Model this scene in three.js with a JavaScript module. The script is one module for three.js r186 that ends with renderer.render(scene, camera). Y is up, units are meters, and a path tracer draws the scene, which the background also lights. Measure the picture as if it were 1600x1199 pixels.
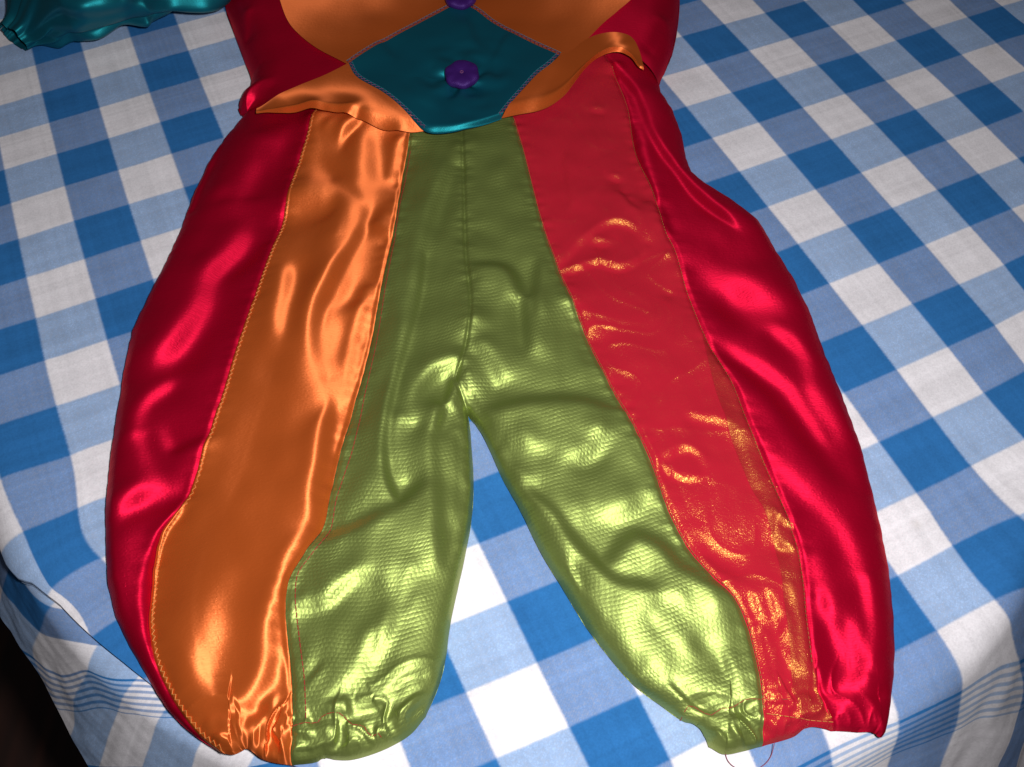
import * as THREE from 'three';
import { mergeGeometries } from 'three/addons/utils/BufferGeometryUtils.js';
import { ImprovedNoise } from 'three/addons/math/ImprovedNoise.js';

// ---------- camera, light, exposure ----------
const TABLE = 0.75;                                        // height of the table top
const scene = new THREE.Scene();
scene.background = new THREE.Color(0.032, 0.030, 0.031);   // the dark room behind the flash
const camera = new THREE.PerspectiveCamera(44.13, 1024 / 767, 0.02, 20);
camera.position.set(0.0168, TABLE + 0.5475, 0.3266);
camera.up.set(-0.0204, 0.5416, -0.8404);
camera.lookAt(0.0168, TABLE + 0.5475 - 0.84054, 0.3266 - 0.54175);
scene.add(camera);
const renderer = new THREE.WebGLRenderer({ antialias: true });
renderer.toneMapping = THREE.LinearToneMapping;
renderer.toneMappingExposure = 1.0;
renderer.shadowMap.enabled = true;
const FLASH = new THREE.Vector3(0.080, TABLE + 0.596, 0.312);   // the flash tube, right of and above the lens
const flash = new THREE.SpotLight(new THREE.Color(1.0, 0.99, 0.985), 1.82, 0, 66 * Math.PI / 180, 0.95, 2);
flash.target.position.set(0.03, TABLE, -0.10); scene.add(flash.target); flash.target.name = 'flash_aim';
flash.position.copy(FLASH); flash.castShadow = true; flash.shadow.radius = 0.9;
flash.name = 'camera_flash';
scene.add(flash);

// ---------- measured outlines, seams and creases: [x, z] in centimetres on the table ----------
const D={
outerLeft:[[-20.91,-33.34],[-20.88,-28.29],[-22,-25.67],[-22.94,-22.36],[-23.48,-18.67],[-23.72,-15.04],[-24.19,-11.6],[-24.78,-8.62],[-25.13,-5.78],[-24.98,-3.07],[-24.73,-0.74],[-24.43,2.23],[-24.07,5.05],[-23.6,7.74],[-22.96,10.29],[-22.2,12.73],[-21.35,14.48],[-20.16,16.16],[-18.95,17.61],[-17.95,18.84],[-16.97,19.87],[-15.54,20.94],[-13.78,21.91]],
cuffOrange:[[-13.78,21.91],[-13.07,22],[-12.58,21.79],[-12.31,21.72],[-11.47,22.2],[-10.56,22.41],[-9.83,22.46]],
cuffGreenLeft:[[-9.83,22.46],[-8.6,22.31],[-8.07,22.1],[-7.47,22.15],[-6.67,22.14],[-5.59,21.85],[-4.41,21.33],[-3.47,20.7],[-2.76,19.76]],
innerLeft:[[-1.24,0.11],[-0.88,2.64],[-0.64,5.44],[-0.68,7.67],[-0.94,9.9],[-1.33,12.37],[-1.67,14.65],[-1.83,16.53],[-2.11,17.99],[-2.76,19.76]],
innerRight:[[-1.24,0.11],[-0.56,1.08],[0.17,2.47],[1.19,4.8],[2.37,7.07],[3.7,9.92],[5.04,12.23],[6.48,14.67],[7.73,16.33],[8.94,17.77],[10.33,18.81],[11.52,19.66],[12.32,19.98],[12.7,20.49],[12.92,21.06]],
cuffGreenRight:[[12.92,21.06],[13.66,21.45],[14.73,21.29],[15.89,20.97]],
cuffRed:[[15.89,20.97],[15.89,20.97],[17.66,20.46],[18.44,20],[19.85,20.08]],
cuffCrimson:[[19.85,20.08],[21.26,20.15],[22.13,20.2],[22.49,20.4],[22.78,20.19]],
pantsTop:[[13.06,-49.03],[-22.07,-47.85]],
outerRight:[[13.51,-36.94],[13.95,-31.95],[14.77,-29.74],[15.3,-26.91],[15.44,-24.18],[15.77,-22.54],[16.81,-21.16],[18.53,-19.7],[20.5,-17.41],[21.47,-14.35],[22.32,-11.91],[23.13,-8.57],[23.6,-4.96],[24.09,-2.33],[24.45,0.1],[24.75,2.19],[24.84,4.86],[24.94,7.53],[24.87,10.5],[24.66,12.93],[24.38,14.87],[23.97,16.74],[23.53,18.19],[23.18,19.25],[22.78,20.19]],
seamCrimsonOrange:[[-14.7,-29.55],[-14.78,-26.1],[-15.42,-21.38],[-15.72,-16.66],[-16.14,-12.55],[-16.63,-7.83],[-17.13,-3.97],[-17.42,-0.1],[-17.82,3.75],[-17.98,5.81],[-18.55,7.89],[-19.32,9.61],[-19.43,11.17],[-19.18,13.15],[-18.86,15.03],[-18.1,17.15],[-16.97,18.93],[-15.88,20.23],[-14.83,21.25],[-13.7,21.97]],
seamOrangeGreen:[[-6.92,-29],[-6.93,-24.85],[-7.23,-20.92],[-7.33,-16.24],[-7.62,-12.47],[-7.94,-8.33],[-8.19,-4.46],[-8.48,-1.84],[-8.85,0.68],[-9.24,3.79],[-9.55,6.95],[-9.71,8.8],[-10.57,10.82],[-11.18,12.39],[-11.16,14.33],[-10.84,16.01],[-10.45,17.45],[-10.04,19.54],[-9.84,21.17],[-9.85,22.44]],
seamCentre:[[-3.23,-29.11],[-2.73,-24.97],[-2.31,-19.01],[-1.88,-12.62],[-1.38,-8.5],[-1.38,-6.26],[-1.75,-3.56],[-2.1,-1.99]],
seamGreenRed:[[0.92,-30.02],[1.4,-26.95],[2.06,-24.02],[2.64,-21.2],[3.15,-18.5],[3.83,-15.26],[4.67,-12.19],[5.47,-9.54],[6.5,-6.46],[7.64,-3.27],[8.73,-0.48],[9.53,1.31],[10.63,4.25],[11.47,7.35],[12.59,9.94],[13.73,11.66],[14.94,13.13],[15.53,14.42],[15.78,16.01],[15.92,17.8],[15.89,19.34],[15.86,20.27],[15.92,20.95]],
seamRedCrimson:[[8.85,-36.42],[9.63,-33.5],[10.18,-31.25],[10.69,-28.6],[11.14,-23.2],[12.2,-19.08],[12.81,-15.19],[13.31,-13.64],[14.14,-9.48],[14.79,-6.12],[15.65,-3.57],[16.32,-1.78],[17.1,1.76],[17.89,4.68],[18.57,7.41],[19,9.84],[19.04,11.95],[18.89,14.65],[18.85,16.85],[19.17,18.74],[19.71,20.17]],
crotchFold:[[-2.1,-1.99],[-1.72,-1],[-1.24,0.12]],
bodiceLeft:[[-26.95,-49.7],[-25.46,-43.85],[-25,-41.98],[-23.66,-38.66],[-22.12,-34.98],[-21.07,-32.35],[-20.99,-30.89],[-21.5,-30.08],[-21.61,-29.13],[-21.3,-28.28],[-20.65,-27.91],[-19.86,-28.24]],
hiddenLeft:[[-15.73,-47.48],[-10.5,-33.21],[-11.43,-29.17],[-16.8,-26.26]],
hiddenRight:[[8.03,-48.29],[4.41,-38.79],[6.32,-36.08],[9.77,-35.34]],
centreTop:[[-3.93,-46.97],[-3.63,-40.57]],
bodiceRight:[[17,-51.2],[16.53,-45.23],[15.93,-40.55],[15.22,-37.17],[14.44,-34.93],[13.89,-33.41],[13.72,-32.59]],
upperOrangeLeft:[[-21.08,-46.38],[-19.53,-40.77],[-18.12,-37.26],[-16.84,-35.58],[-15.4,-34.19],[-13.85,-33],[-12.39,-31.91]],
upperOrangeRight:[[13.28,-47.56],[11.68,-41.8],[10.29,-39.94],[8.82,-38.12],[7.43,-36.01],[6.31,-34.29],[5,-33.51]],
diamondTop:[[-12.34,-31.66],[-10.58,-33.75],[-8.73,-35.57],[-6.83,-37.26],[-4.73,-39.18],[-3.93,-39.92],[-3.15,-40.12],[-2.22,-39.26],[1.07,-36.05],[3.05,-34.68],[5.04,-33.25]],
diamondUL:[[-3.61,-40.29],[-4.73,-39.18],[-6.83,-37.26],[-8.73,-35.57],[-10.58,-33.75],[-12.34,-31.66]],
diamondUR:[[-3.61,-40.29],[-2.22,-39.26],[-0.61,-37.55],[1.07,-36.05],[3.05,-34.68],[5.09,-33.26]],
diamondLL:[[-12.34,-31.66],[-11.66,-30.25],[-10.37,-28.96],[-9.13,-27.92],[-7.45,-26.23],[-5.67,-24.23]],
diamondLR:[[5.09,-33.26],[4.34,-32.18],[3.28,-30.94],[2.24,-29.18],[1.22,-27.39],[0.38,-25.8]],
diamondHem:[[-5.69,-24.34],[-4.66,-24.08],[-3.26,-24.19],[-2.01,-24.59],[-0.77,-25.21],[0.38,-25.91]],
flapLeftTop:[[-19.26,-26.74],[-18.38,-27.37],[-16.96,-28.26],[-15.29,-29.39],[-13.62,-30.7],[-12.36,-31.78]],
flapLeftHem:[[-19.15,-25.96],[-18.18,-25.99],[-16.89,-25.88],[-15.09,-25.79],[-13.01,-25.48],[-11.19,-25.16],[-8.84,-24.43],[-6.8,-24.27],[-5.7,-24.45]],
flapRightTop:[[5.09,-33.26],[6.24,-34.2],[7.19,-35.4],[8.19,-36.2],[9.3,-36.57],[10.29,-36.52],[11.19,-36.04],[11.83,-34.71],[12.17,-33.07]],
flapRightHem:[[0.38,-26.02],[1.85,-26.59],[3.45,-27.09],[4.43,-27.72],[5.48,-28.98],[6.35,-30.57],[7.34,-32.44],[8.24,-33.61],[9.23,-34.22],[10.21,-34.33],[11.1,-33.78],[11.74,-32.65],[12.16,-32.5]],
buttonAt:[[-2.91,-30.25],[-3.55,-40.52]],
stitchGreenLeft:[[-6.77,-23.4],[-7.06,-18.88],[-7.26,-13.71],[-7.54,-8.92],[-7.77,-4.2],[-8.08,-0.83],[-8.45,3.54],[-9.08,6.94],[-9.3,9.3],[-10.23,11.05],[-10.74,12.07],[-10.56,14.13],[-10.11,15.99],[-9.52,18.21],[-9.13,20.36]],
stitchCuffLeft:[[-9.82,20.67],[-9.12,20.49],[-8.5,20.44],[-8.26,20.11],[-7.36,19.99],[-6.88,20.34],[-6.55,20.59],[-6,20.57],[-5.81,20.87],[-5.54,21.09],[-5.1,20.94],[-4.97,21.15]],
stitchCuffRight:[[11.46,19.7],[11.77,19.13],[12.07,19.09],[13.01,19.59],[13.55,19.27],[14.13,19.22],[14.95,18.8],[15.87,18.78],[17.31,18.76]],
threadA:[[13.76,20.81],[13.82,21.54],[13.96,21.87],[14.28,22.13],[14.78,22.32],[15.32,22.21],[15.91,21.9],[16.28,21.49],[16.43,20.92]],
sleeveAxis:[[-22.59,-53.41],[-26.53,-48.11],[-30.05,-45.04],[-33.67,-43.02],[-36.62,-41.06],[-39.1,-39.71],[-40.75,-38.58],[-41.93,-37.48],[-42.49,-36.76]],
organzaInner:[[14.74,-5.57],[15.05,-1.9],[15.67,1.55],[16.44,5.03],[17.45,8.07],[17.76,10.77],[17.7,13.15],[17.68,15.42],[17.57,18.28],[17.94,19.69]],
organzaOuter:[[14.87,-6.01],[15.65,-3.57],[16.32,-1.78],[17.1,1.76],[17.89,4.68],[18.57,7.41],[19,9.84],[19.04,11.95],[18.89,14.65],[18.85,16.85],[19.17,18.74],[19.69,19.79]],
goldEdgeA:[[1.4,-26.95],[2.06,-24.02],[2.64,-21.2],[3.15,-18.5],[3.83,-15.26],[4.67,-12.19],[5.47,-9.54],[6.5,-6.46],[7.64,-3.27],[8.73,-0.48],[9.53,1.31],[10.63,4.25],[11.47,7.35],[12.59,9.94],[13.73,11.66],[14.94,13.13],[15.53,14.42],[15.78,16.01],[15.92,17.8],[15.89,19.34]],
goldEdgeB:[[9.63,-33.5],[10.18,-31.25],[10.69,-28.6],[11.14,-23.2],[12.2,-19.08],[12.81,-15.19],[13.31,-13.64],[14.14,-9.48],[14.79,-6.12],[15.65,-3.57],[16.32,-1.78],[17.1,1.76],[17.89,4.68],[18.57,7.41],[19,9.84],[19.04,11.95],[18.89,14.65],[18.85,16.85]],
organzaHem:[[15.95,19.59],[16.99,19.7],[18.15,19.73],[19.08,19.78],[19.8,19.82]],
};
const STROKES=[
{k:0.85,a:1,w:1.74,p:[[-9.74,-24.77],[-10.18,-16.81],[-10.22,-10.6],[-11.07,-4.39],[-10.14,-0.28]]},
{k:1,a:1,w:0.82,p:[[-14.11,-25.3],[-13.6,-22.85],[-12.43,-21.05],[-10.96,-19.51],[-10.39,-18.79]]},
{k:0.9,a:1,w:0.57,p:[[-10.85,-25.62],[-12.21,-23.97],[-12.13,-21.55],[-10.99,-19.79]]},
{k:0.8,a:1,w:0.74,p:[[-7.61,-23.81],[-7.9,-20.63]]},
{k:0.9,a:1,w:1.31,p:[[-14.37,-17.35],[-12.72,-17.39]]},
{k:0.7,a:1,w:0.82,p:[[-10.91,-16.79],[-11.06,-13.92]]},
{k:0.8,a:1,w:0.98,p:[[-8.67,-8.89],[-9.29,-3.37],[-9.18,0.69]]},
{k:1.1,a:1,w:0.90,p:[[-13.47,-24.66],[-11.52,-20.11],[-9.64,-17.15],[-10.07,-13.94],[-11.01,-10.28],[-11.75,-7.39],[-11.8,-4.64],[-10.83,-1.78]]},
{k:0.7,a:1,w:0.65,p:[[-9.54,-16.18],[-8.05,-14.56]]},
{k:0.6,a:1,w:0.65,p:[[-10.76,-5.48],[-10.11,-4.41]]},
{k:0.5,a:1,w:0.65,p:[[-8.85,-22.27],[-8.92,-18.83],[-9.07,-16.84]]},
{k:1,a:1,w:0.65,p:[[-10.81,-1.27],[-10.23,-0.03],[-10.15,2.4],[-10.06,4.73],[-10.12,6.52],[-9.85,8.68]]},
{k:1,a:1,w:0.65,p:[[-10.1,9.74],[-11.05,11.19],[-11.23,12.59],[-11.55,14.15],[-11.72,15.47],[-11.37,17.29],[-11.75,18.71],[-12.14,19.58]]},
{k:0.4,a:1,w:0.82,p:[[-9.27,-0.05],[-9.47,3.56]]},
{k:0.25,a:1,w:2.94,p:[[-13.56,9.81],[-17.61,8.85]]},
{k:1,a:0,w:0.20,p:[[-13.12,19.8],[-13.07,20.45],[-12.85,21.05],[-12.54,21.36],[-12.15,21.5]]},
{k:1,a:0,w:0.25,p:[[-11.85,18.29],[-11.79,18.89],[-11.98,19.44],[-12.77,19.79],[-13.08,20.03]]},
{k:1,a:0,w:0.20,p:[[-10.99,19.32],[-10.98,20.1],[-10.46,20.58]]},
{k:1,a:0,w:0.20,p:[[-12.08,20.73],[-11.95,21.44],[-11.68,21.68],[-11.19,21.56],[-10.97,21.06],[-11.51,20.74],[-12.08,20.73]]},
{k:1,a:0,w:0.20,p:[[-10.27,21.06],[-10.02,21.66],[-9.98,22.19]]},
{k:1,a:0,w:0.20,p:[[-13.04,21.56],[-12.75,21.82],[-12.33,21.76]]},
{k:0.6,a:0,w:0.20,p:[[-14.31,20.65],[-14.07,20.9]]},
{k:-0.6,a:1,w:0.93,p:[[-9.9,-23.82],[-9.22,-20.87]]},
{k:-0.5,a:1,w:0.81,p:[[-14.35,-10.49],[-14.28,-5.39]]},
{k:-0.4,a:1,w:0.58,p:[[-8.74,-16.85],[-9.12,-15.87]]},
{k:-0.5,a:1,w:0.70,p:[[-10.13,-7.71],[-9.29,-8.3]]},
{k:-0.5,a:1,w:1.45,p:[[-15.06,14.22],[-14.8,17.54]]},
{k:-0.5,a:0,w:0.30,p:[[-11.54,19.84],[-11.89,20.16]]},
{k:-0.6,a:0,w:0.20,p:[[-12.63,20.4],[-12.46,21]]},
{k:0.7,a:1,w:1.04,p:[[-18.41,-23.21],[-18.94,-18.55],[-19.37,-16.82],[-18.4,-15.36],[-18.48,-12.79],[-19.88,-10.05],[-20.07,-7.46],[-20.86,-4.73],[-21.83,-3.11]]},
{k:0.5,a:1,w:0.81,p:[[-20.3,-17.98],[-16.55,-16.12]]},
{k:0.5,a:1,w:0.52,p:[[-21.02,-0.77],[-22.33,0.98],[-22.21,3.36]]},
{k:0.7,a:1,w:0.70,p:[[-22.21,3.36],[-20.21,5.86],[-18.88,6.5],[-20.91,7.21],[-21.95,8.02]]},
{k:0.6,a:1,w:0.30,p:[[-18.37,8.02],[-19.37,9.73],[-19.54,12.38],[-19.1,15.02],[-18.2,17.3],[-17.2,18.69]]},
{k:0.5,a:1,w:0.30,p:[[-21.58,-27.61],[-22.46,-20.96],[-22.95,-16.91]]},
{k:-0.5,a:1,w:0.81,p:[[-16.85,-13.14],[-18.59,-10.5]]},
{k:-0.6,a:1,w:1.74,p:[[-21.31,10.73],[-20.49,13.48]]},
{k:-0.7,a:1,w:0.52,p:[[-18.31,3.3],[-19.8,4.03],[-20.66,2.88]]},
{k:-0.5,a:1,w:0.81,p:[[-17.27,-22.03],[-16.68,-24.93]]},
{k:1,a:0,w:0.58,p:[[-2.16,-3.02],[-3.5,-2.37],[-4.28,-1.17],[-4.74,0.09],[-4.6,1.4]]},
{k:0.9,a:0,w:0.58,p:[[-5.42,1.57],[-5.52,3.47],[-4.83,5.51]]},
{k:-1.2,a:0,w:0.41,p:[[-2.34,-1.49],[-2.83,0.37],[-3.16,1.89]]},
{k:-1,a:0,w:0.25,p:[[-4.96,-12.54],[-5.19,-7.84],[-5.91,-2.93],[-6.34,0.62],[-6.37,3.49],[-5.99,5.54],[-5.31,6.99]]},
{k:0.5,a:0,w:0.70,p:[[-5.01,5.74],[-5.85,4.4]]},
{k:0.9,a:0,w:0.52,p:[[-10.63,14.13],[-8.83,13.71],[-7.14,12.11],[-5.98,12.48],[-4.94,13.63],[-5.11,15.89],[-6.2,17.72]]},
{k:0.8,a:0,w:0.41,p:[[-6.04,15.73],[-6.25,17.19]]},
{k:0.8,a:0,w:0.41,p:[[-3.96,11.84],[-4.38,13.62]]},
{k:0.6,a:0,w:0.41,p:[[-3.64,13.59],[-5.29,15.89],[-6.87,18.09],[-7.97,19.33]]},
{k:0.9,a:0,w:0.41,p:[[-2.6,18.55],[-3.59,19.79],[-4.27,20.6],[-4.9,21.14]]},
{k:-1,a:0,w:0.20,p:[[-3.16,18.8],[-4.56,20.05],[-5.17,20.77]]},
{k:-0.8,a:0,w:0.52,p:[[-3.43,-21.73],[-4.79,-15.67],[-5.31,-9.55],[-5.76,-3.72]]},
{k:-0.9,a:0,w:0.52,p:[[-9.71,9.73],[-7.49,8.84],[-5.08,7.29],[-3.98,6.16]]},
{k:-0.7,a:0,w:0.46,p:[[-3.47,1.52],[-2.74,6.78],[-2.32,10.91]]},
{k:0.5,a:0,w:0.25,p:[[-1.8,1.97],[-1.29,8.63]]},
{k:-0.4,a:0,w:0.70,p:[[-8.06,5.36],[-8.75,8.02]]},
{k:0.7,a:0,w:0.30,p:[[-9.31,21.46],[-8.31,21.12],[-8.2,20.34]]},
{k:-0.7,a:0,w:0.20,p:[[-9.27,18.21],[-8.73,17.49]]},
{k:-0.8,a:0,w:0.20,p:[[-7.95,19.43],[-7.1,19.24],[-6.86,19.82]]},
{k:-0.8,a:0,w:0.25,p:[[-7.41,20.64],[-7.48,21.11]]},
{k:0.8,a:0,w:0.20,p:[[-7.63,21.86],[-6.75,21.72]]},
{k:-0.5,a:0,w:0.70,p:[[-5.43,14.4],[-5.74,14.97]]},
{k:0.9,a:0,w:0.70,p:[[-0.98,-6.16],[-1.15,-4.9],[-0.1,-3.86],[0.81,-2.06]]},
{k:0.9,a:0,w:0.20,p:[[-1.34,-2.27],[-0.78,-0.71],[0.04,0.87],[0.72,2.67]]},
{k:0.35,a:0,w:0.81,p:[[-2,-23.54],[-1.44,-15.76]]},
{k:0.5,a:0,w:0.70,p:[[5.63,-8.11],[7.14,-5.65]]},
{k:0.7,a:0,w:0.58,p:[[2.04,2.77],[3.81,3.39]]},
{k:1,a:0,w:0.70,p:[[7.41,2.37],[7.21,3.31],[6.13,3.99]]},
{k:1,a:0,w:0.70,p:[[10.16,6.72],[9.05,7.49],[8.13,7.94]]},
{k:0.6,a:0,w:0.30,p:[[0.36,1.69],[0.71,2.48]]},
{k:0.7,a:0,w:0.41,p:[[10.4,13.3],[10.09,14.08],[10.77,14.93],[11.84,14.04],[11.38,13.17],[10.4,13.3]]},
{k:0.9,a:0,w:0.70,p:[[13.69,14],[13.2,15.25]]},
{k:0.7,a:0,w:0.58,p:[[11.11,15.3],[11.75,16.38]]},
{k:0.8,a:0,w:0.25,p:[[7.52,14.84],[8.67,15.98],[9.83,16.87]]},
{k:-0.9,a:0,w:0.52,p:[[-1.05,-11.73],[1.04,-11.49],[2.23,-9.17],[2.72,-4.73]]},
{k:-0.7,a:0,w:0.46,p:[[3.36,-11.85],[3.15,-7.49]]},
{k:-1,a:0,w:0.58,p:[[0.23,0.17],[2.76,-0.34],[5.93,-0.42],[8.03,0.13]]},
{k:-1,a:0,w:0.46,p:[[3.02,6.28],[4.48,7.68],[5.36,9.08],[6.75,10.72],[8.07,12.06],[9.82,12.42]]},
{k:-1,a:0,w:0.58,p:[[7.63,10.71],[9.24,9.19],[10.86,9.82],[12.07,11.18],[13.87,12.17]]},
{k:-0.6,a:0,w:0.20,p:[[5.35,11.15],[5.98,12.54]]},
{k:-0.4,a:0,w:0.46,p:[[1.99,4.48],[2.6,4.79]]},
{k:-0.6,a:0,w:0.30,p:[[14.03,16.45],[14.3,17.55]]},
{k:-0.7,a:0,w:0.30,p:[[13.16,18.9],[13.61,18.94]]},
{k:-1,a:0,w:0.20,p:[[10.96,18.06],[11.83,18.92],[12.94,19.59]]},
{k:0.8,a:0,w:0.25,p:[[11.9,19.88],[12.89,19.97],[13.35,20.82]]},
{k:0.7,a:0,w:0.30,p:[[13.95,20.99],[14.27,21.12]]},
{k:-0.8,a:0,w:0.30,p:[[14.37,19.65],[14.87,19.76]]},
{k:0.6,a:0,w:0.41,p:[[14.88,19.14],[15.41,19.12]]},
{k:0.9,a:1,w:0.30,p:[[9.84,-33.51],[11.34,-30.81],[11.99,-28.18],[12.58,-25.12],[13.93,-22.31],[15.56,-19.22],[17.14,-16.98],[18.1,-15.59]]},
{k:0.6,a:1,w:1.45,p:[[18.16,-15.21],[16.18,-11.11],[18.99,-9.2]]},
{k:0.7,a:1,w:0.58,p:[[15.61,-5.43],[18.95,-2.87],[20.21,-1.67],[20.74,-0.37],[21.75,2.03]]},
{k:0.5,a:1,w:0.58,p:[[19.85,-6.41],[21.62,-4.17],[21.62,-1.4]]},
{k:0.7,a:1,w:0.70,p:[[17.38,2.94],[19.11,5.19],[21.47,7.99],[22.56,10.66]]},
{k:0.4,a:1,w:0.81,p:[[21.6,-1.81],[22.95,1.79]]},
{k:0.5,a:1,w:0.58,p:[[20.06,10.72],[20.12,12.71],[20.31,13.86]]},
{k:0.6,a:1,w:0.46,p:[[22.74,11.84],[22.55,14.92],[22.02,16.77]]},
{k:0.5,a:1,w:0.46,p:[[20.37,14.62],[20.61,16.46],[19.61,18.24]]},
{k:0.5,a:1,w:0.30,p:[[21.74,16.25],[21.66,18.86]]},
{k:-0.8,a:1,w:0.93,p:[[15.95,-4.37],[18.1,-1.97],[20.2,1.3]]},
{k:-0.8,a:1,w:0.93,p:[[19.56,0.49],[21.94,5.13]]},
{k:-0.7,a:1,w:0.58,p:[[21.48,14.59],[21.39,17.16],[20.28,18.56]]},
{k:-0.6,a:1,w:0.46,p:[[20.09,12.9],[20.19,13.48]]},
{k:-0.8,a:1,w:0.52,p:[[11.08,-25.89],[11.86,-20.09],[12.94,-15.64]]},
{k:-0.4,a:1,w:0.93,p:[[16.5,-8.39],[16.83,-7.27]]},
{k:0.6,a:1,w:0.25,p:[[20.77,19.19],[21.35,19.75]]},
{k:0.6,a:0,w:0.20,p:[[7.95,-28.36],[8.57,-28.23]]},
{k:0.7,a:0,w:0.25,p:[[9.17,-20.76],[9.56,-20.64]]},
{k:0.7,a:0,w:0.30,p:[[8.32,-13.94],[7.62,-14.11]]},
{k:0.6,a:0,w:0.20,p:[[5.45,-11.07],[7.56,-12.02],[9.45,-11.65],[11.11,-13.03],[10.53,-15.38],[8.77,-15.78],[6.72,-14.08],[5.13,-11.96]]},
{k:0.6,a:0,w:0.25,p:[[10.35,-18.5],[11.37,-14.21]]},
{k:0.6,a:0,w:0.30,p:[[12.86,-12.65],[12.79,-9.73]]},
{k:0.8,a:0,w:0.20,p:[[10.92,4.24],[11.87,5.13],[13.67,5.31],[13.79,3.95],[12.83,3.27],[11.34,4]]},
{k:0.7,a:0,w:0.30,p:[[13.44,0.88],[15.67,1.55],[16.65,3.88],[17.01,5.91]]},
{k:1.2,a:0,w:0.20,p:[[17.79,7.64],[17.9,9.74],[18.45,9.94]]},
{k:1,a:0,w:0.15,p:[[17.76,7.85],[19.02,8.68]]},
{k:1.3,a:0,w:0.30,p:[[15.96,12.99],[16.19,14.14]]},
{k:0.9,a:0,w:0.20,p:[[16.92,12.78],[17.23,14.68],[17.42,17.24]]},
{k:0.6,a:0,w:0.20,p:[[18.11,12.36],[18.34,14.66],[18.14,17.23]]},
{k:1.2,a:0,w:0.25,p:[[16.36,18.49],[17.08,18.47]]},
{k:1,a:0,w:0.20,p:[[17.67,19.57],[17.86,19.55]]},
{k:-0.7,a:0,w:0.30,p:[[9.78,-19.01],[10.64,-17.51]]},
{k:-0.6,a:0,w:0.20,p:[[16.26,15.08],[16.48,17.62]]},
{k:-0.6,a:0,w:0.20,p:[[17.44,13.92],[17.69,16.88]]},
{k:-0.5,a:0,w:0.30,p:[[5.36,-22.68],[5.79,-17.91]]},
{k:-0.6,a:0,w:0.58,p:[[13.73,10.86],[15.15,11.83]]},
{k:0.6,a:0,w:0.30,p:[[-22,-38.85],[-21.85,-36.57]]},
{k:0.6,a:0,w:0.46,p:[[14.09,-38.66],[12.93,-35.79]]},
{k:0.4,a:0,w:0.30,p:[[-19.58,-29.9],[-18.71,-29.7]]},
{k:-0.6,a:0,w:0.46,p:[[-2.57,-37.35],[-1.91,-34.81]]},
{k:-0.5,a:0,w:0.30,p:[[0.54,-35.73],[-0.48,-32.78]]},
{k:-0.4,a:0,w:0.46,p:[[-9.86,-34.56],[-8.89,-32.93]]}
];
const UPPER=[[-397.1,6.2,-13,0],[-353.1,3.7,-13,1],[-348.1,-31.6,-12,1],[-307.7,4.4,-13,2],[-306.6,-22.8,-12,2],[-354.3,37.6,-14,1],[-303.4,15.9,-14,2],[-262.6,-10.9,-12.5,3],[-265.3,2.2,-12.9,3],[273.9,-7.2,-2,8],[316.4,6.4,-1,8],[270.1,5.9,-2,8.4],[267.3,36.1,-2,9],[263.6,73.7,-2,9.75],[251.7,95.9,-2,10.5],[316.6,25.3,-1,8.4],[329.8,90.7,-1,9],[334.7,162.8,-1,9.75],[308.6,190.5,-1,10.7],[218.5,17.8,-3,9],[210.9,39.0,-3,9.75],[174.6,11.2,-4,9]];
const LOWER=[[-354.3,37.6,-14,1],[-353.1,3.7,-13,1],[-303.4,15.9,-14,2],[-310.4,53.9,-15,2],[-262.2,7.3,-15,3],[-317.0,94.0,-16,2],[-260.8,29.9,-16,3],[-229.3,5.5,-16,4],[-296.5,116.6,-16.7,2.2],[-274.0,87.3,-16.7,3],[-233.7,37.8,-16.7,4],[-204.1,13.0,-16.7,5],[-287.3,147.1,-17.6,3],[-246.8,108.7,-17.8,4],[-212.1,65.9,-17.8,5]];


// ---------- helpers ----------
let seed = 20231;
const rnd = () => { seed = (seed * 1664525 + 1013904223) >>> 0; return seed / 4294967296; };
const noise = new ImprovedNoise();
const nz = (x, y, z = 0) => noise.noise(x, y, z);
const clamp = (x, a, b) => Math.min(b, Math.max(a, x));
const smooth = (a, b, x) => { const t = clamp((x - a) / (b - a), 0, 1); return t * t * (3 - 2 * t); };
const pts = (name) => (typeof name === 'string' ? D[name] : name).map(([x, z]) => [x / 100, z / 100]);
const join = (...names) => { const out = []; for (const n of names) for (const p of pts(n)) { const q = out[out.length - 1]; if (!q || Math.hypot(q[0] - p[0], q[1] - p[1]) > 0.0015) out.push(p); } return out; };
const rev = (a) => a.slice().reverse();
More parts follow.
